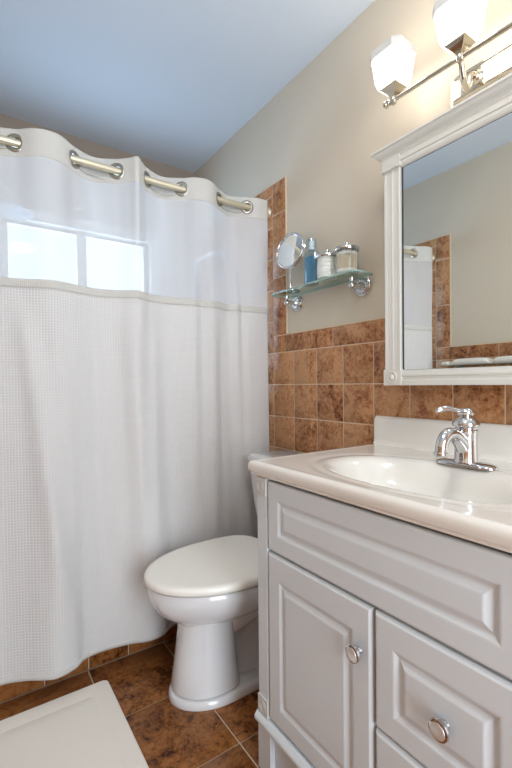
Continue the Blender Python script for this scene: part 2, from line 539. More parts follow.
for z0, z1, fr in ((.381, .6125, .046), (.163, .376, .046)):
    d_ = raised_panel(.262, .5465, z0, z1, fr, .010).build('drawer', 'cabinet', van, 5)
    knob(d_, .396, (z0+z1)/2-.010 if z0 > .3 else (z0+z1)/2)

# worktop with integral basin
CX0, CX1, CY0, CY1 = .638, XR-.0075, .182, .975
top = thing('bathroom_sink', 'cream moulded sink top with oval basin lying on the white vanity cabinet', 'sink', (.92, .58, .808))
m = MB()
NX, NY = 84, 120
BX, BY, BA, BB = .868, .58, .175, .280
def surf(x, y):
    u, v = (x-BX)/BA, (y-BY)/BB
    r = (abs(u)**2.25+abs(v)**2.25)**(1/2.25)
    z = 0
    if r < 1:
        t = 1-r
        z = -.105*(1-(1-min(t*1.25, 1))**2.2)
        e = min(t/.30, 1); z *= e*e*(3-2*e)*.75+.25*e
    lip = .0030*math.exp(-((r-1.07)/.06)**2)
    d = min(x-CX0, y-CY0, CY1-y)
    edge = .003*math.exp(-((d-.012)/.006)**2)
    return CT+z-lip*.7+edge*.5
grid = []
for i in range(NX+1):
    x = CX0+.010+(CX1-CX0-.010)*i/NX
    grid.append([m.bm.verts.new((x, CY0+.010+(CY1-CY0-.020)*j/NY, surf(x, CY0+.010+(CY1-CY0-.020)*j/NY))) for j in range(NY+1)])
for i in range(NX):
    for j in range(NY):
        m.bm.faces.new((grid[i][j], grid[i+1][j], grid[i+1][j+1], grid[i][j+1]))
edge = [grid[i][0] for i in range(NX, -1, -1)]+[grid[0][j] for j in range(1, NY+1)]+[grid[i][NY] for i in range(1, NX+1)]
prev = edge
def off(v, o, z):
    x = v.co.x; y = v.co.y
    x2 = x-(o if x < CX0+.0101 else 0); y2 = y
    if y < CY0+.0101: y2 = y-o
    if y > CY1-.0101: y2 = y+o
    return (x2, y2, z)
for o, dz in ((.004, -.0012), (.0075, -.004), (.0096, -.008), (.010, -.013), (.010, -.024), (.007, -.0285), (.003, -.031), (.003, -.0365), (-.004, -.0395)):
    cur = [m.bm.verts.new(off(v, o, CT+dz)) for v in edge]
    for a in range(len(edge)-1):
        m.bm.faces.new((prev[a], cur[a], cur[a+1], prev[a+1]))
    prev = cur
m.build('counter_slab', 'marble', top, 50)
bs = MB()
def bsp(y): return [(XR-.0072, y, CT), (XR-.036, y, CT+.0), (XR-.0295, y, CT+.007), (XR-.0275, y, CT+.016), (XR-.0265, y, CT+.086), (XR-.024, y, CT+.094), (XR-.019, y, CT+.097), (XR-.0072, y, CT+.097)]
def bsp2(y, k):
    return [(p[0] if p[0] > XR-.01 else p[0]+k*.4, y, p[2]-(k if p[2] > CT+.05 else 0)) for p in bsp(y)]
bs.rings([bsp2(CY0, .004), bsp2(CY0+.004, 0), bsp2(CY1+.005, 0), bsp2(CY1+.009, .004)])
bs.build('backsplash', 'marble', top, 40)
zb = surf(BX, BY)
MB().lathe([(.0, .001), (.012, .001), (.014, .003), (.021, .004), (.0225, .002), (.0225, -.004)], (BX, BY, zb+.001), (0, 0, 1), 28).build('drain', 'chrome', top)

# faucet
fc = thing('faucet', 'chrome single lever faucet on the sink top', 'faucet', (1.04, .58, CT))
fx, fy = 1.044, .577
bp_ = MB()
def stad(hl, r, z, n=12):
    pts = []
    for k in range(n+1): a = PI*k/n; pts.append((fx+r*math.cos(a), fy+hl+r*math.sin(a), z))
    for k in range(n+1): a = PI+PI*k/n; pts.append((fx+r*math.cos(a), fy-hl+r*math.sin(a), z))
    return pts
bp_.rings([stad(.052, .026, CT), stad(.052, .026, CT+.004), stad(.052, .0235, CT+.0075), stad(.051, .020, CT+.0095), stad(.046, .014, CT+.0125)])
bp_.build('base_plate', 'chrome', fc, 50)
MB().lathe([(.030, .009), (.0295, .013), (.0275, .017), (.0268, .06), (.0272, .080), (.0282, .086), (.0282, .091), (.0265, .093), (.0265, .098), (.0318, .101), (.033, .105), (.0315, .111), (.024, .119), (.015, .124), (.0135, .127)],
           (fx, fy, CT), (0, 0, 1), 36).build('faucet_body', 'chrome', fc, 40)
hb = MB().lathe([(.0135, .126), (.0180, .129), (.0208, .134), (.0205, .139), (.0155, .1445), (.005, .147), (0, .1475)], (fx, fy, CT), (0, 0, 1), 32)
hb.build('handle_cap', 'chrome', fc, 50)
hd = MB()
hd.tube([(fx-.010, fy+.004, CT+.138), (fx-.030, fy+.014, CT+.1435), (fx-.048, fy+.024, CT+.1465), (fx-.062, fy+.031, CT+.144), (fx-.072, fy+.036, CT+.138)], [.0055, .0055, .0068, .0078, .0045], 14, 5)
hd.build('lever_handle', 'chrome', fc, 60)
sp = MB()
sp.tube([(fx-.005, fy, CT+.040), (fx-.030, fy, CT+.066), (fx-.058, fy, CT+.083), (fx-.085, fy, CT+.084), (fx-.104, fy, CT+.068), (fx-.111, fy, CT+.046), (fx-.112, fy, CT+.038)],
        [.021, .0185, .0165, .0152, .0145, .0142, .0142], 20, 6)
spo = sp.build('spout', 'chrome', fc, 60)
MB().lathe([(.0152, 0), (.0160, .003), (.0160, .010), (.0150, .012)], (fx-.1121, fy, CT+.033), (.05, 0, 1), 24).build('aerator', 'chrome', fc)

# ================================================================== MIRROR CABINET
MX = 1.100                        # front plane of the frame
MY0, MY1, MZ0, MZ1 = .284, .873, 1.053, 1.79
mc = thing('mirror_cabinet', 'ivory framed mirror cabinet with crown moulding hung above the sink', 'mirror', (1.15, .58, MZ0))
MB().box(MX+.014, XR-.0005, MY0+.006, MY1-.006, 1.292, MZ1-.03).box(MX+.014, XR-.0075, MY0+.006, MY1-.006, MZ0+.003, 1.30).build('cabinet_box', 'frame', mc)
def pilaster(y0, y1):
    p = MB(); n = 2
    # fluted face as a profile extruded upwards
    pr = [(MX+.02, y0), (MX+.002, y0), (MX, y0+.002)]
    wd = (y1-y0-.014)/n
    for k in range(n):
        a = y0+.007+wd*k
        pr += [(MX, a), (MX+.0004, a+wd*.12), (MX+.0012, a+wd*.2), (MX+.0012, a+wd*.5), (MX+.0012, a+wd*.8), (MX+.0004, a+wd*.88)]
    pr += [(MX, y1-.007), (MX, y1-.002), (MX+.002, y1), (MX+.02, y1)]
    p.rings([[(x, y, z) for x, y in pr] for z in (1.103, 1.727)])
    p.build('fluted_pilaster', 'frame', mc, 12)
    q = MB().box(MX-.004, MX+.02, y0-.003, y1+.003, MZ0, 1.103, .002)
    yc, zc = (y0+y1)/2, (MZ0+1.103)/2
    q.torus((MX-.004, yc, zc), (1, 0, 0), .016, .0028, 28, 8)
    q.lathe([(.010, 0), (.008, .004), (.003, .0055), (0, .006)], (MX-.004, yc, zc), (-1, 0, 0), 20)
    q.build('rosette_block', 'frame', mc, wn=True)
    c = MB().box(MX-.005, MX+.02, y0-.003, y1+.003, 1.733, 1.768, .002).box(MX-.008, MX+.02, y0-.005, y1+.005, 1.727, 1.734, .002)
    for k in range(6): c.lathe([(.0035, 0), (.003, .002), (0, .0032)], (MX-.008, y0+.006+(y1-y0-.012)*k/5, 1.7305), (-1, 0, 0), 10)
    c.build('capital', 'frame', mc, wn=True)
PW = .060
pilaster(MY1-PW, MY1); pilaster(MY0, MY0+PW)
br = MB()
iy0, iy1 = MY0+PW, MY1-PW
def hrail(prof):
    r = MB(); r.rings([[(x, y, z) for x, z in prof] for y in (iy0+.003, iy1-.003)]); return r
hrail([(MX+.02, MZ0), (MX, MZ0), (MX-.001, MZ0+.004), (MX-.001, MZ0+.014), (MX+.003, MZ0+.018), (MX+.003, MZ0+.026), (MX-.001, MZ0+.029), (MX-.001, MZ0+.034), (MX+.004, MZ0+.042), (MX+.010, MZ0+.048), (MX+.02, MZ0+.048)]).build('bottom_rail', 'frame', mc, 12)
hrail([(MX+.02, 1.724), (MX+.010, 1.724), (MX+.004, 1.728), (MX, 1.735), (MX, 1.742), (MX-.004, 1.744), (MX-.004, 1.752), (MX-.001, 1.754), (MX-.001, 1.760), (MX-.005, 1.763), (MX-.005, 1.768), (MX+.02, 1.768)]).build('top_rail', 'frame', mc, 12)
cr = MB()
cp = [(0, 1.766), (.004, 1.767), (.006, 1.770), (.008, 1.772), (.014, 1.774), (.020, 1.778), (.024, 1.783), (.026, 1.7865), (.030, 1.788), (.030, 1.794), (0, 1.794)]
rings = []
for d, z in cp:
    rings.append([(XR-.001, MY1+d*.95, z), (MX-d, MY1+d*.95, z), (MX-d, MY0-d*.95, z), (XR-.001, MY0-d*.95, z)])
cr.rings(rings); cr.build('crown_moulding', 'frame', mc, 12)
MB().box(1.1085, 1.1135, iy0+.0005, iy1-.0005, 1.101, 1.7245).box(1.1072, 1.109, iy1-.006, iy1-.0035, 1.103, 1.722).build('frame_shadow_gap', 'dark', mc)
gl = MB()
gl.quad((1.1083, iy0+.001, 1.101), (1.1083, iy1-.007, 1.101), (1.1083, iy1-.007, 1.7225), (1.1083, iy0+.001, 1.7225))
gl.build('mirror_glass', 'mirror', mc)

# ================================================================== VANITY LIGHT
vl = thing('vanity_light', 'nickel vanity light with square frosted glass shades above the mirror', 'lamp', (XR, .585, 1.92))
bpz0, bpz1, by0, by1 = 1.873, 1.965, .462, .706
b_ = MB()
def prect(i, d): return [(XR-d, by0+i, bpz0+i), (XR-d, by1-i, bpz0+i), (XR-d, by1-i, bpz1-i), (XR-d, by0+i, bpz1-i)]
b_.rings([prect(0, 0), prect(0, .006), prect(.003, .009), prect(.007, .009), prect(.014, .017), prect(.017, .018), prect(.020, .0165)])
b_.build("backplate", "darknickel", vl, 12)
LX, LZ = 1.07, 1.917
LT = lambda y: LZ-.035*(.822-y)          # the crossbar hangs a little low at its right end
MT['rim'] = lamp_glass('lit_glass_rim', .10, (1.0, .95, .88))
bsdf(MT['rim']).inputs['Base Color'].default_value = (.45, .45, .44, 1)
b_ = MB().tube([(LX, .345, LT(.345)), (LX, .822, LZ)], .0062, 16)
b_.build('crossbar', 'darknickel', vl)
LY = (.812, .603, .394)
for y in (LY[0]+.014, LY[2]-.014):
    s = 1 if y > .6 else -1
    MB().lathe([(.006, 0), (.0095, .003), (.0095, .006), (.0065, .008), (.0060, .011), (.0100, .014), (.0115, .019), (.0085, .024), (.003, .0265), (0, .027)], (LX, y-s*.006, LT(y)), (0, s, 0), 20).build('finial', 'darknickel', vl)
a_ = MB().tube([(XR-.016, LY[1]+.02, 1.918), (XR-.036, LY[1]+.02, 1.919), (XR-.052, LY[1]+.02, 1.903), (XR-.060, LY[1]+.018, 1.876), (XR-.080, LY[1]+.012, 1.856), (XR-.108, LY[1]+.006, 1.864), (XR-.128, LY[1], 1.888), (LX, LY[1], LT(.603))], [.009, .008, .0075, .0075, .0075, .0075, .0075, .007], 14, 5)
a_.lathe([(.020, 0), (.019, .004), (.012, .008), (.009, .012)], (XR-.0165, LY[1]+.02, 1.918), (-1, 0, 0), 20)
a_.build('swan_arm', 'darknickel', vl, 50)
def oct_(cy, hw, ch, z):
    p = [(hw-ch, hw), (-hw+ch, hw), (-hw, hw-ch), (-hw, -hw+ch), (-hw+ch, -hw), (hw-ch, -hw), (hw, -hw+ch), (hw, hw-ch)]
    return [(LX+a, cy+b, z) for a, b in p]
for cy in LY:
    h = MB().lathe([(.006, -.012), (.0095, -.009), (.0105, -.004), (.0105, .003), (.0075, .007), (.0065, .012), (.0085, .015), (.0085, .019), (.006, .022)], (LX, cy, LT(cy)), (0, 0, 1), 20)
    dz = LT(cy)-LZ-.009
    sq = lambda a, z: [(LX+a, cy+a, z+dz), (LX-a, cy+a, z+dz), (LX-a, cy-a, z+dz), (LX+a, cy-a, z+dz)]
    h.rings([sq(.007, 1.934), sq(.014, 1.945), sq(.024, 1.957), sq(.0285, 1.960), sq(.0285, 1.964)])
    h.build('shade_holder', 'darknickel', vl, 25)
    s_ = MB()
    out_ = [(.030, .006, 1.9635), (.036, .009, 1.966), (.0430, .013, 1.985), (.0485, .0165, 2.02), (.0500, .0175, 2.045)]
    rim = [(.0465, .016, 2.0455), (.0548, .019, 2.0455), (.0558, .0195, 2.050), (.0562, .0195, 2.066), (.0550, .019, 2.069), (.0520, .018, 2.069), (.0500, .0175, 2.054), (.0465, .016, 2.0455)]
    inn = [(.0465, .016, 2.035), (.045, .015, 2.02), (.040, .012, 1.985), (.032, .008, 1.970)]
    out_ = [(a, b, z+dz) for a, b, z in out_]; inn = [(a, b, z+dz) for a, b, z in inn]
    s_.rings([oct_(cy, *q) for q in out_]+[oct_(cy, *q) for q in inn])
    so = s_.build('glass_shade', 'shade', vl, 40)
    r_ = MB(); r_.rings([oct_(cy, a, b, z+dz) for a, b, z in rim], False, False); r_.build('shade_rim', 'rim', so, 30)
    MB().lathe([(.010, 1.972), (.012, 1.985), (.018, 2.000), (.019, 2.012), (.013, 2.026), (0, 2.032)], (LX, cy, dz), (0, 0, 1), 16).build('bulb', 'bulb', vl)

# ================================================================== GLASS SHELF AND WHAT STANDS ON IT
SX0, SX1, SY0, SY1, SZ = 1.086, XR-.014, .988, 1.472, 1.452       # SZ = upper face
sh = thing('glass_shelf', 'narrow green tinted glass shelf on chrome wall brackets', 'shelf', (1.15, 1.23, SZ-.009))
def srr(i, z): return rr(SX0+i, SX1-i, SY0+i, SY1-i, z, .016, 5)
p_ = MB(); p_.rings([srr(.0012, SZ-.0002), srr(.0012, SZ)]); p_.build('glass_top', 'shelf_glass', sh)
p_ = MB(); p_.rings([srr(0, SZ-.0065), srr(-.0004, SZ-.004), srr(0, SZ-.0005), srr(.002, SZ-.0005), srr(.002, SZ-.0065), srr(0, SZ-.0065)], False, False); p_.build('glass_edge', 'shelf_edge', sh)
def fix_bracket(y, sy):
    b = MB()
    b.lathe([(.036, 0), (.0365, .004), (.034, .007), (.030, .0085), (.0285, .008), (.026, .012), (.022, .0145), (.016, .0135), (.013, .018), (.0105, .022), (.0085, .027), (.0085, .052)], (XR, y, 1.418), (-1, 0, 0), 32)
    b.torus((XR-.010, y, 1.418), (1, 0, 0), .0300, .0024, 36, 8)
    for k in range(14):
        a = 2*PI*k/14
        b.lathe([(.0046, 0), (.0042, .003), (0, .0048)], (XR-.0115, y+.0235*math.cos(a), 1.418+.0235*math.sin(a)), (-1, 0, 0), 8)
    cx = XR-.062
    prof = [(.0, -.0150), (.006, -.0140), (.0115, -.009), (.0128, -.002), (.011, .005), (.007, .009), (.0062, .014), (.0090, .018), (.0090, .0265)]
    b.lathe(prof, (cx, y, 1.418), (0, 0, 1), 20)
    b.build('bracket', 'chrome', sh, 45)
fix_bracket(1.052, 1); fix_bracket(1.428, -1)

# round make-up mirror on its stem
mk = thing('makeup_mirror', 'small round chrome makeup mirror on a stem at the left end of the glass shelf', 'mirror', (1.132, 1.385, SZ))
mkx, mky = 1.132, 1.385
MB().lathe([(.040, 0), (.041, .003), (.036, .007), (.020, .010), (.008, .014), (.0055, .02), (.0050, .10), (.0065, .102), (.0065, .106)], (mkx, mky, SZ), (0, 0, 1), 28).build('stand', 'chrome', mk)
mn = Vector((-.97, -.16, .12)).normalized(); mcn = Vector((mkx-.002, mky, SZ+.174))
MB().lathe([(.062, -.014), (.072, -.013), (.0765, -.009), (.0765, -.006), (.074, -.004), (.074, -.001), (.0765, .001), (.0765, .005), (.073, .008), (.0685, .0075), (.067, .005), (.066, .0015)], mcn, mn, 48).build('round_rim', 'chrome', mk, 50)
MB().lathe([(.0672, .0030), (.0, .0030)], mcn, mn, 48, False, False).build('round_glass', 'mirror', mk)

# blue bottle
bo = thing('mouthwash_bottle', 'clear bottle half full of blue liquid beside the round makeup mirror', 'bottle', (1.130, 1.250, SZ))
def oval(cx, cy, a, b, z, n=28): return [(cx+a*math.cos(2*PI*k/n), cy+b*math.sin(2*PI*k/n), z) for k in range(n)]
q = MB(); q.rings([oval(1.13, 1.250, .0195, .0335, SZ+.003), oval(1.13, 1.250, .020, .0345, SZ+.006), oval(1.13, 1.250, .020, .0345, SZ+.110), oval(1.13, 1.250, .0195, .0335, SZ+.112)])
q.build('blue_liquid', 'bluewater', bo, 50)
q = MB(); q.rings([oval(1.13, 1.250, .021, .0355, SZ+.0003), oval(1.13, 1.250, .0225, .037, SZ+.004), oval(1.13, 1.250, .0225, .037, SZ+.124), oval(1.13, 1.250, .020, .031, SZ+.134), oval(1.13, 1.250, .0155, .0185, SZ+.139), oval(1.13, 1.250, .0145, .0145, SZ+.142)])
q.build('clear_bottle', 'bottle', bo, 50)
q = MB(); q.lathe([(.012, .141), (.012, .150), (.0095, .152), (.0095, .172), (.0085, .175), (0, .1755)], (1.13, 1.250, SZ), (0, 0, 1), 20)
q.build('pump_stem', 'plastic', bo)
q = MB(); q.lathe([(.0195, .1415), (.0195, .181), (.0185, .184), (0, .1845)], (1.13, 1.250, SZ), (0, 0, 1), 24, False)
q.build('clear_cap', 'bottle', bo)

# two canisters
def canister(y, label, r=.042):
    c = thing('glass_canister', label, 'jar', (1.130, y, SZ), 'glass canisters on the glass shelf')
    j = MB().lathe([(r-.002, .0003), (r, .003), (r, .080), (r-.001, .084), (r-.003, .084), (r-.003, .007), (0, .007)], (1.13, y, SZ), (0, 0, 1), 36, True, False)
    j.build('jar', 'glass', c, 45)
    l = MB().lathe([(r+.002, .0845), (r+.0035, .087), (r+.0035, .094), (r+.001, .097), (r*.7, .1015), (r*.35, .1035), (.006, .104), (.0045, .107), (.0075, .110), (.0088, .114), (.0065, .1185), (0, .120)], (1.13, y, SZ), (0, 0, 1), 36)
    l.build('lid', 'chrome', c, 45)
    return c
canister(1.162, 'chrome lidded glass canister of white cotton pads beside the blue bottle')
canister(1.062, 'chrome lidded glass canister of cotton swabs at the right end of the shelf')
pad0 = MB().lathe([(.036, 0), (.038, .0015), (.038, .0045), (.036, .006), (0, .006)], (0, 0, 0), (0, 0, 1), 24).build('cotton_pad', 'cotton')
tag(pad0, 'white round cotton pad stacked in the glass canister beside the blue bottle', 'cotton pad', 'cotton pads in the canister')
pads = [pad0]+[pad0.copy() for _ in range(12)]
for k, p in enumerate(pads):
    if k: col.objects.link(p)
    p.location = (1.13+random.uniform(-.0015, .0015), 1.162+random.uniform(-.0015, .0015), SZ+.0072+k*.0061)
sw = thing('cotton_swab', 'cotton swab with brown stick standing in the right glass canister', 'cotton swab', (0, 0, 0), 'cotton swabs in the canister')
MB().lathe([(.0011, .004), (.0011, .070)], (0, 0, 0), (0, 0, 1), 6).build('stick', 'stick', sw)
for z in (0, .062):
    MB().lathe([(.0006, z), (.0022, z+.002), (.0026, z+.006), (.0020, z+.010), (.0011, z+.012)], (0, 0, 0), (0, 0, 1), 8).build('cotton_tip', 'cotton', sw)
spots = []
for ring, n in ((.034, 22), (.0265, 16), (.018, 10)):
    for k in range(n): spots.append((ring*math.cos(2*PI*(k+.3*ring*100)/n), ring*math.sin(2*PI*(k+.3*ring*100)/n)))
for i, (dx, dy) in enumerate(spots):
    o = sw if i == 0 else sw.copy()
    if i:
        col.objects.link(o)
        for ch in list(sw.children):
            c = ch.copy(); col.objects.link(c); c.parent = o
    o.location = (1.13+dx, 1.062+dy, SZ+.0075)
    o.rotation_euler = (0.0, 0.0, random.uniform(0, 6))

# ================================================================== TOILET
TC = 1.310
to = thing('toilet', 'white two piece toilet with closed ivory lid between curtain and vanity', 'toilet', (.85, TC, 0))
def egg(x0, x1, b, z, n=44, back=2.6, xm=.58):
    """egg outline: rounded front at x0, squarer back at x1, half width b"""
    xc = x0+(x1-x0)*xm; pts = []
    for k in range(n):
        a = 2*PI*k/n; c, s = math.cos(a), math.sin(a)
        if c < 0: x = xc+(xc-x0)*c; y = b*s
        else:
            e = 2/back
            x = xc+(x1-xc)*abs(c)**e; y = b*math.copysign(abs(s)**e, s)
        pts.append((x, TC+y, z))
    return pts
bw = MB()
bw.rings([egg(.475, .985, .188, .398), egg(.470, .987, .192, .392), egg(.470, .987, .192, .378), egg(.474, .985, .189, .362), egg(.484, .975, .180, .338),
          egg(.500, .955, .164, .312), egg(.522, .93, .145, .292), egg(.545, .905, .122, .277), egg(.562, .885, .104, .266), egg(.568, .88, .098, .258)])
# pedestal column
bw.rings([egg(.578, .750, .094, .268, back=4), egg(.576, .750, .0905, .24, back=4), egg(.565, .757, .096, .15, back=4), egg(.553, .765, .104, .07, back=4), egg(.549, .77, .109, .035, back=4)])
# rear body with the trap bulge
bw.rings([egg(.70, 1.10, .040, .30, back=4), egg(.70, 1.10, .042, .16, back=4), egg(.70, 1.10, .055, .06, back=4), egg(.70, 1.10, .07, .03, back=4)])
bw.tube([(.72, TC-.03, .20), (.78, TC-.045, .235), (.86, TC-.055, .262), (.94, TC-.055, .25), (1.0, TC-.052, .19), (1.03, TC-.048, .12), (1.04, TC-.048, .03)], [.036, .042, .046, .046, .045, .045, .045], 16, 5)
bw.tube([(.72, TC+.03, .20), (.78, TC+.045, .235), (.86, TC+.055, .262), (.94, TC+.055, .25), (1.0, TC+.052, .19), (1.03, TC+.048, .12), (1.04, TC+.048, .03)], [.036, .042, .046, .046, .045, .045, .045], 16, 5)
# foot flange
bw.rings([egg(.539, 1.12, .121, 0, back=4, xm=.3), egg(.538, 1.12, .122, .005, back=4, xm=.3), egg(.541, 1.12, .119, .020, back=4, xm=.3), egg(.546, 1.118, .114, .025, back=4, xm=.3), egg(.56, 1.11, .10, .028, back=4, xm=.3)])
# tank platform
bw.rings([[(x, TC+y, z) for x, y in ((.93, -.15), (1.16, -.17), (1.16, .17), (.93, .15))] for z in (.30, .385)])
bwo = bw.build('bowl', 'ceramic', to, 50)
for s in (-1, 1):
    MB().lathe([(.019, 0), (.019, .014), (.016, .024), (.008, .030), (0, .031)], (.90, TC+s*.092, .036), (0, 0, 1), 20).build('bolt_cap', 'plastic', to)
st = MB()
st.rings([egg(.480, .960, .184, .399, back=3.2), egg(.478, .962, .186, .403, back=3.2), egg(.478, .962, .186, .411, back=3.2), egg(.481, .96, .184, .4145, back=3.2)])
st.build('seat_ring', 'seat', to, 50)
ld = MB()
ld.rings([egg(.474, .966, .190, .4085, back=3.6), egg(.464, .970, .199, .4085, back=3.6), egg(.461, .972, .202, .412, back=3.6), egg(.460, .972, .203, .421, back=3.6), egg(.4625, .970, .2005, .4275, back=3.6), egg(.468, .966, .195, .431, back=3.6), egg(.476, .961, .187, .4325, back=3.6), egg(.482, .957, .181, .433, back=3.6)])
ld.build('lid', 'seat', to, 50, wn=True)
for s in (-1, 1):
    MB().box(.955, .985, TC+s*.075-.022, TC+s*.075+.022, .392, .428, .006).build('hinge', 'seat', to)
tk = MB()
def tsec(x0, hw, z, r=.045): return rr(x0, XR-.022, TC-hw, TC+hw, z, r, 6)
tk.rings([tsec(1.045, .150, .372), tsec(1.030, .172, .395), tsec(1.016, .190, .45), tsec(1.000, .203, .55), tsec(.990, .211, .65), tsec(.985, .215, .728)])
tk.build('tank', 'ceramic', to, 50)
tl = MB(); tl.rings([tsec(.984, .217, .730), tsec(.980, .220, .733), tsec(.979, .221, .750), tsec(.983, .217, .758), tsec(.992, .208, .761)])
tl.build('tank_lid', 'ceramic', to, 40)
lv = MB().lathe([(.011, 0), (.011, .006), (.006, .010), (.005, .016)], (.986, TC+.15, .70), (-1, 0, 0), 16)
lv.tube([(.972, TC+.15, .70), (.968, TC+.12, .697), (.968, TC+.085, .692)], [.005, .006, .007], 10, 4)
lv.build('flush_lever', 'chrome', to)

# ================================================================== SHOWER CURTAIN AND ROD
RY, RZ = 1.632, 1.885
rod = thing('curtain_rod', 'champagne coloured shower curtain rod spanning the tub from wall to wall', 'curtain rod', ((XL+XR)/2, RY, RZ))
MB().tube([(XL+.010, RY, RZ), (XR-.010, RY, RZ)], .0132, 20).build('rod_tube', 'rod', rod)
for xw, s in ((XR-.0062, -1), (XL+.0062, 1)):
    MB().lathe([(.026, 0), (.0265, .004), (.024, .010), (.0195, .014), (.0185, .030), (.016, .032)], (xw, RY, RZ), (s, 0, 0), 24).build('end_flange', 'rod', rod)

cu = thing('shower_curtain', 'white waffle shower curtain with sheer window panel and metal grommets', 'shower curtain', (.44, RY-.02, .06))
XA, XB = -.266, 1.178
# where the cloth crosses the rod (grommets) and how far it swings behind / in front between them
topk = [(-.30, -.035), (-.215, -.045), (-.127, 0), (0, .036), (.137, 0), (.190, -.042), (.235, -.055), (.275, -.044), (.324, 0), (.40, .034), (.478, 0), (.515, -.034), (.538, -.062), (.562, -.036), (.596, 0), (.672, .034), (.748, 0), (.79, -.034), (.835, -.048), (.88, -.034), (.926, 0), (1.0, .032), (1.075, 0), (1.12, -.020), (1.18, -.022)]
midk = [(-.30, -.04), (-.127, -.02), (0, .012), (.137, -.008), (.235, -.044), (.324, -.018), (.40, .004), (.478, -.012), (.538, -.046), (.60, -.012), (.672, .004), (.748, -.012), (.79, -.026), (.83, -.012), (.87, -.030), (.926, -.012), (.97, .004), (1.01, -.012), (1.04, .0), (1.075, -.012), (1.12, -.016), (1.18, -.014)]
botk = [(-.30, -.06), (-.15, -.09), (-.02, -.04), (.069, -.022), (.139, -.046), (.190, -.078), (.229, -.095), (.289, -.078), (.33, -.044), (.40, -.036), (.49, -.052), (.559, -.076), (.615, -.070), (.674, -.034), (.80, -.028), (.90, -.05), (1.0, -.03), (1.10, -.05), (1.18, -.024)]
def interp(k, x):
    for (x0, y0), (x1, y1) in zip(k, k[1:]):
        if x <= x1:
            i = k.index((x0, y0))
            xm, ym = k[max(i-1, 0)]; xp, yp = k[min(i+2, len(k)-1)]
            t = (x-x0)/(x1-x0)
            m0 = (y1-ym)/(x1-xm)*(x1-x0); m1 = (yp-y0)/(xp-x0)*(x1-x0)
            return (2*t**3-3*t*t+1)*y0+(t**3-2*t*t+t)*m0+(-2*t**3+3*t*t)*y1+(t**3-t*t)*m1
    return k[-1][1]
def sstep(a, b, v):
    t = min(max((v-a)/(b-a), 0), 1); return t*t*(3-2*t)
def cy_(x, z):
    a = sstep(1.78, 1.42, z); b = sstep(1.42, .10, z)
    yt = interp(topk, x); ym = interp(midk, x); yb = interp(botk, x)
    y = yt*(1-a)+ym*a
    y = y*(1-b)+yb*b
    # two shallow slanting creases on the left half
    if .05 < z < 1.4:
        f = sstep(1.4, 1.2, z)*sstep(.15, .5, z)
        for cx, k in ((.135+.11*(1.4-z), .012), (.20+.10*(1.4-z), -.008), (.93-.02*(1.4-z), -.012), (.50+.05*(1.4-z), .010), (.62-.03*(1.4-z), .009), (.38+.02*(1.4-z), -.008), (1.06-.02*(1.4-z), .008)):
            y -= f*k*math.exp(-((x-cx)/.028)**2)
    return RY+y
ZT, ZBAND, ZSH, ZBOT = 1.932, 1.838, 1.425, .076
COLS = 260
arc = [0.0]
for i in range(COLS):
    xa = XA+(XB-XA)*i/COLS; xb = XA+(XB-XA)*(i+1)/COLS
    arc.append(arc[-1]+math.hypot(xb-xa, cy_(xb, 1.3)-cy_(xa, 1.3)))
GR = [-.127, .137, .324, .478, .596, .748, .926, 1.075]
def cloth(name, m, z0, z1, rows, dy=0.0, holes=False, thick=0.0):
    mb = MB(); uvl = mb.bm.loops.layers.uv.new('UVMap')
    vs = []; co = {}
    for j in range(rows+1):
        z = z0+(z1-z0)*j/rows
        row = []
        for i in range(COLS+1):
            x = XA+(XB-XA)*i/COLS
            v = mb.bm.verts.new((x, cy_(x, z)+dy, z)); co[v] = (arc[i], z); row.append(v)
        vs.append(row)
    for j in range(rows):
        for i in range(COLS):
            if holes:
                x = XA+(XB-XA)*(i+.5)/COLS; z = z0+(z1-z0)*(j+.5)/rows; y = cy_(x, z)-RY
                if any((x-g)**2+y*y+(z-RZ)**2 < .0205**2 for g in GR): continue
            f = mb.bm.faces.new((vs[j][i], vs[j][i+1], vs[j+1][i+1], vs[j+1][i]))
            for lp in f.loops: lp[uvl].uv = co[lp.vert]
    lone = [v for v in mb.bm.verts if not v.link_faces]
    bmesh.ops.delete(mb.bm, geom=lone, context='VERTS')
    o = mb.build(name, m, cu, 80, normals=False)
    if thick:
        md = o.modifiers.new('thickness', 'SOLIDIFY'); md.thickness = thick; md.offset = 0
    return o
cloth('header_band', 'band', ZBAND, ZT, 26, 0, True, .002)
cloth('sheer_panel', 'sheer', ZSH-.02, ZBAND+.004, 30)
cloth('waffle_panel', 'waffle', ZBOT, ZSH, 90, 0, False, .002)
cloth('upper_hem', 'band', ZSH-.030, ZSH+.001, 4, -.0022, False, .001)
cloth('lower_hem', 'band', ZBOT-.001, ZBOT+.014, 2, -.0016, False, .0015)
for gxx in GR:
    e = .006
    tg = Vector((2*e, cy_(gxx+e, RZ)-cy_(gxx-e, RZ), 0)).normalized()
    nrm = Vector((tg.y, -tg.x, 0))
    if nrm.y > 0: nrm = -nrm
    c = Vector((gxx, cy_(gxx, RZ), RZ))
    MB().lathe([(.0185, -.0035), (.0185, .0030), (.0200, .0048), (.0245, .0052), (.0300, .0040), (.0318, .0012), (.0318, -.0015), (.0300, -.0040), (.0240, -.0048), (.0185, -.0035)], c, nrm, 36, False, False).build('grommet', 'nickel', cu, 50)
segs = [(-.127, .137), (.324, .478), (.596, .748), (.926, 1.075)]
for a, b in segs:
    MB().tube([(a+.006, RY+.004, RZ-.019), (a+(b-a)*.3, cy_(a+(b-a)*.3, RZ-.03)-.008, RZ-.030), (a+(b-a)*.7, cy_(a+(b-a)*.7, RZ-.03)-.008, RZ-.030), (b-.006, RY+.004, RZ-.019)], .0012, 8, 6).build('support_wire', 'nickel', cu)

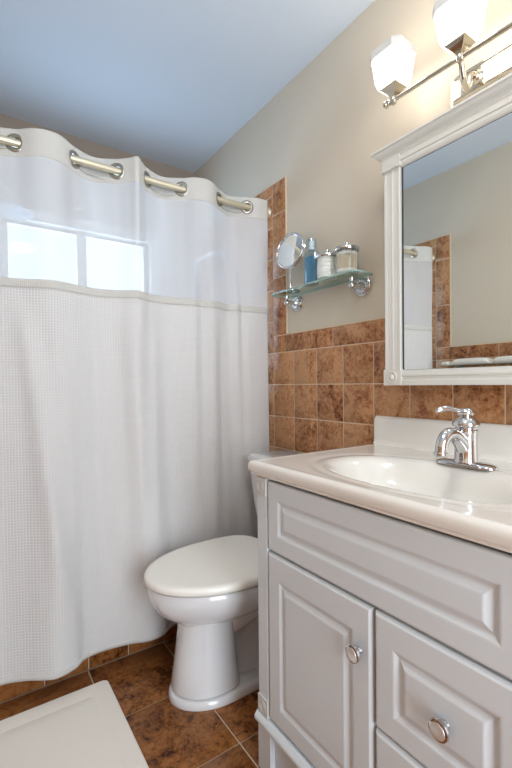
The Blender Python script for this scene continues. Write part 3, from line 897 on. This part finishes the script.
# ================================================================== INSIDE THE TUB, SEEN THROUGH THE SHEER PANEL
shd = thing('overhead_shower', 'round grey shower head seen through the sheer curtain panel at left', 'shower head', (.15, 2.02, 1.79))
MB().lathe([(.014, .045), (.018, .030), (.050, .016), (.088, .008), (.090, .002), (.088, 0), (0, -.001)], (.15, 2.02, 1.79), (0, 0, 1), 36).build('spray_face', MT.setdefault('grey', mat('grey_plastic', (.34, .36, .39), .5)), shd)
MB().tube([(.15, 2.02, 1.83), (.145, 2.02, 1.87), (.10, 2.02, 1.905), (0, 2.02, 1.93), (-.2, 2.02, 1.965), (XL+.007, 2.02, 1.985)], .009, 12, 6).build('shower_arm', 'chrome', shd)
MB().lathe([(.03, 0), (.028, .006), (.012, .010)], (XL+.0062, 2.02, 1.985), (1, 0, 0), 24).build('arm_flange', 'chrome', shd)
gb = thing('towel_bar', 'thin white bar on the tub end wall glimpsed through the sheer panel', 'towel bar', (XR-.05, 2.16, 1.80))
MB().tube([(XR-.075, 2.05, 1.80), (XR-.075, 2.41, 1.80)], .010, 14).build('bar', 'plastic', gb)
for y in (2.06, 2.40):
    MB().lathe([(.022, 0), (.021, .006), (.010, .010), (.009, .0685)], (XR-.0062, y, 1.80), (-1, 0, 0), 18).build('bar_post', 'plastic', gb)

# ================================================================== LEFT WALL RACK (SEEN IN THE MIRROR)
rk = thing('towel_shelf', 'slim glass shelf on the left wall seen in the mirror', 'shelf', (XL+.06, 1.15, 1.165))
q = MB(); q.box(XL+.0065, XL+.115, .62, 1.52, 1.160, 1.1655, .001); q.build('shelf_plate', 'shelf_glass', rk)
for y in (.72, 1.42):
    MB().lathe([(.020, 0), (.018, .006), (.008, .012), (.007, .085)], (XL+.0062, y, 1.151), (1, 0, 0), 18).build('shelf_bracket', 'chrome', rk)
def towel(y0, y1, label, name, h):
    q = MB(); n = 20
    for (a, b, z0, z1) in ((XL+.012, XL+.110, 1.1660, 1.1660+h),):
        rs = []
        L_ = y1-y0
        for k in range(25):
            t = k/24; y = y0+L_*t
            e = max((1-abs(2*t-1)**7)**.5 if 0 < t < 1 else 0, .25)
            hh = h*e*(1-.10*(2*t-1)**2)
            ring = []
            for i in range(n):
                ang = 2*PI*i/n; c, s = math.cos(ang), math.sin(ang)
                ring.append(((a+b)/2+(b-a)/2*math.copysign(abs(c)**.6, c)*(.6+.4*e), y, z0+hh/2+hh/2*math.copysign(abs(s)**.7, s)))
            rs.append(ring)
        q.rings(rs)
    o = q.build(name, 'towel', None, 60)
    return o
tw1 = towel(1.210, 1.448, '', 'rolled_towel', .040)
tag(tw1, 'white rolled towel on the left wall shelf in the mirror, nearer the curtain', 'towel', 'rolled towels on the left wall shelf')
tw2 = towel(.960, 1.204, '', 'rolled_towel', .040)
tag(tw2, 'white rolled towel at the right edge of the mirror reflection', 'towel', 'rolled towels on the left wall shelf')
tw3 = towel(1.455, 1.505, '', 'soap_bar', .026)
tag(tw3, 'small white soap bar at the curtain end of the left wall shelf', 'soap')

# ================================================================== BATH MAT
bmx0, bmx1, bmy0, bmy1 = -.17, .392, .70, 1.536
q = MB()
def mrr(i, z): return rr(bmx0+i, bmx1-i, bmy0+i, bmy1-i, z, max(.018-i*.1, .004), 5)
q.rings([mrr(.002, .0005), mrr(0, .003), mrr(0, .0075), mrr(.003, .0100), mrr(.055, .0105), mrr(.058, .0098), mrr(.061, .0098), mrr(.064, .0105), mrr(.10, .0105)])
tag(q.build('bath_mat', 'mat', None, 15), 'cream cotton bath mat on the brown floor tiles in front of the curtain', 'bath mat')

# ================================================================== UNSEEN CEILING LAMP ADDED AS FILL LIGHT
cl = thing('ceiling_fill_lamp', 'round white fill lamp added out of view on the ceiling, above the viewer', 'lamp', (.40, .42, ZC))
MB().lathe([(.15, 0), (.152, .012), (.148, .020), (.14, .022)], (.40, .42, ZC), (0, 0, -1), 36).build('fill_lamp_pan', 'white_trim', cl)
MB().lathe([(.138, .0221), (.13, .040), (.10, .060), (.05, .070), (0, .072)], (.40, .42, ZC), (0, 0, -1), 36, True, True).build('fill_lamp_diffuser', 'fill_lamp', cl)
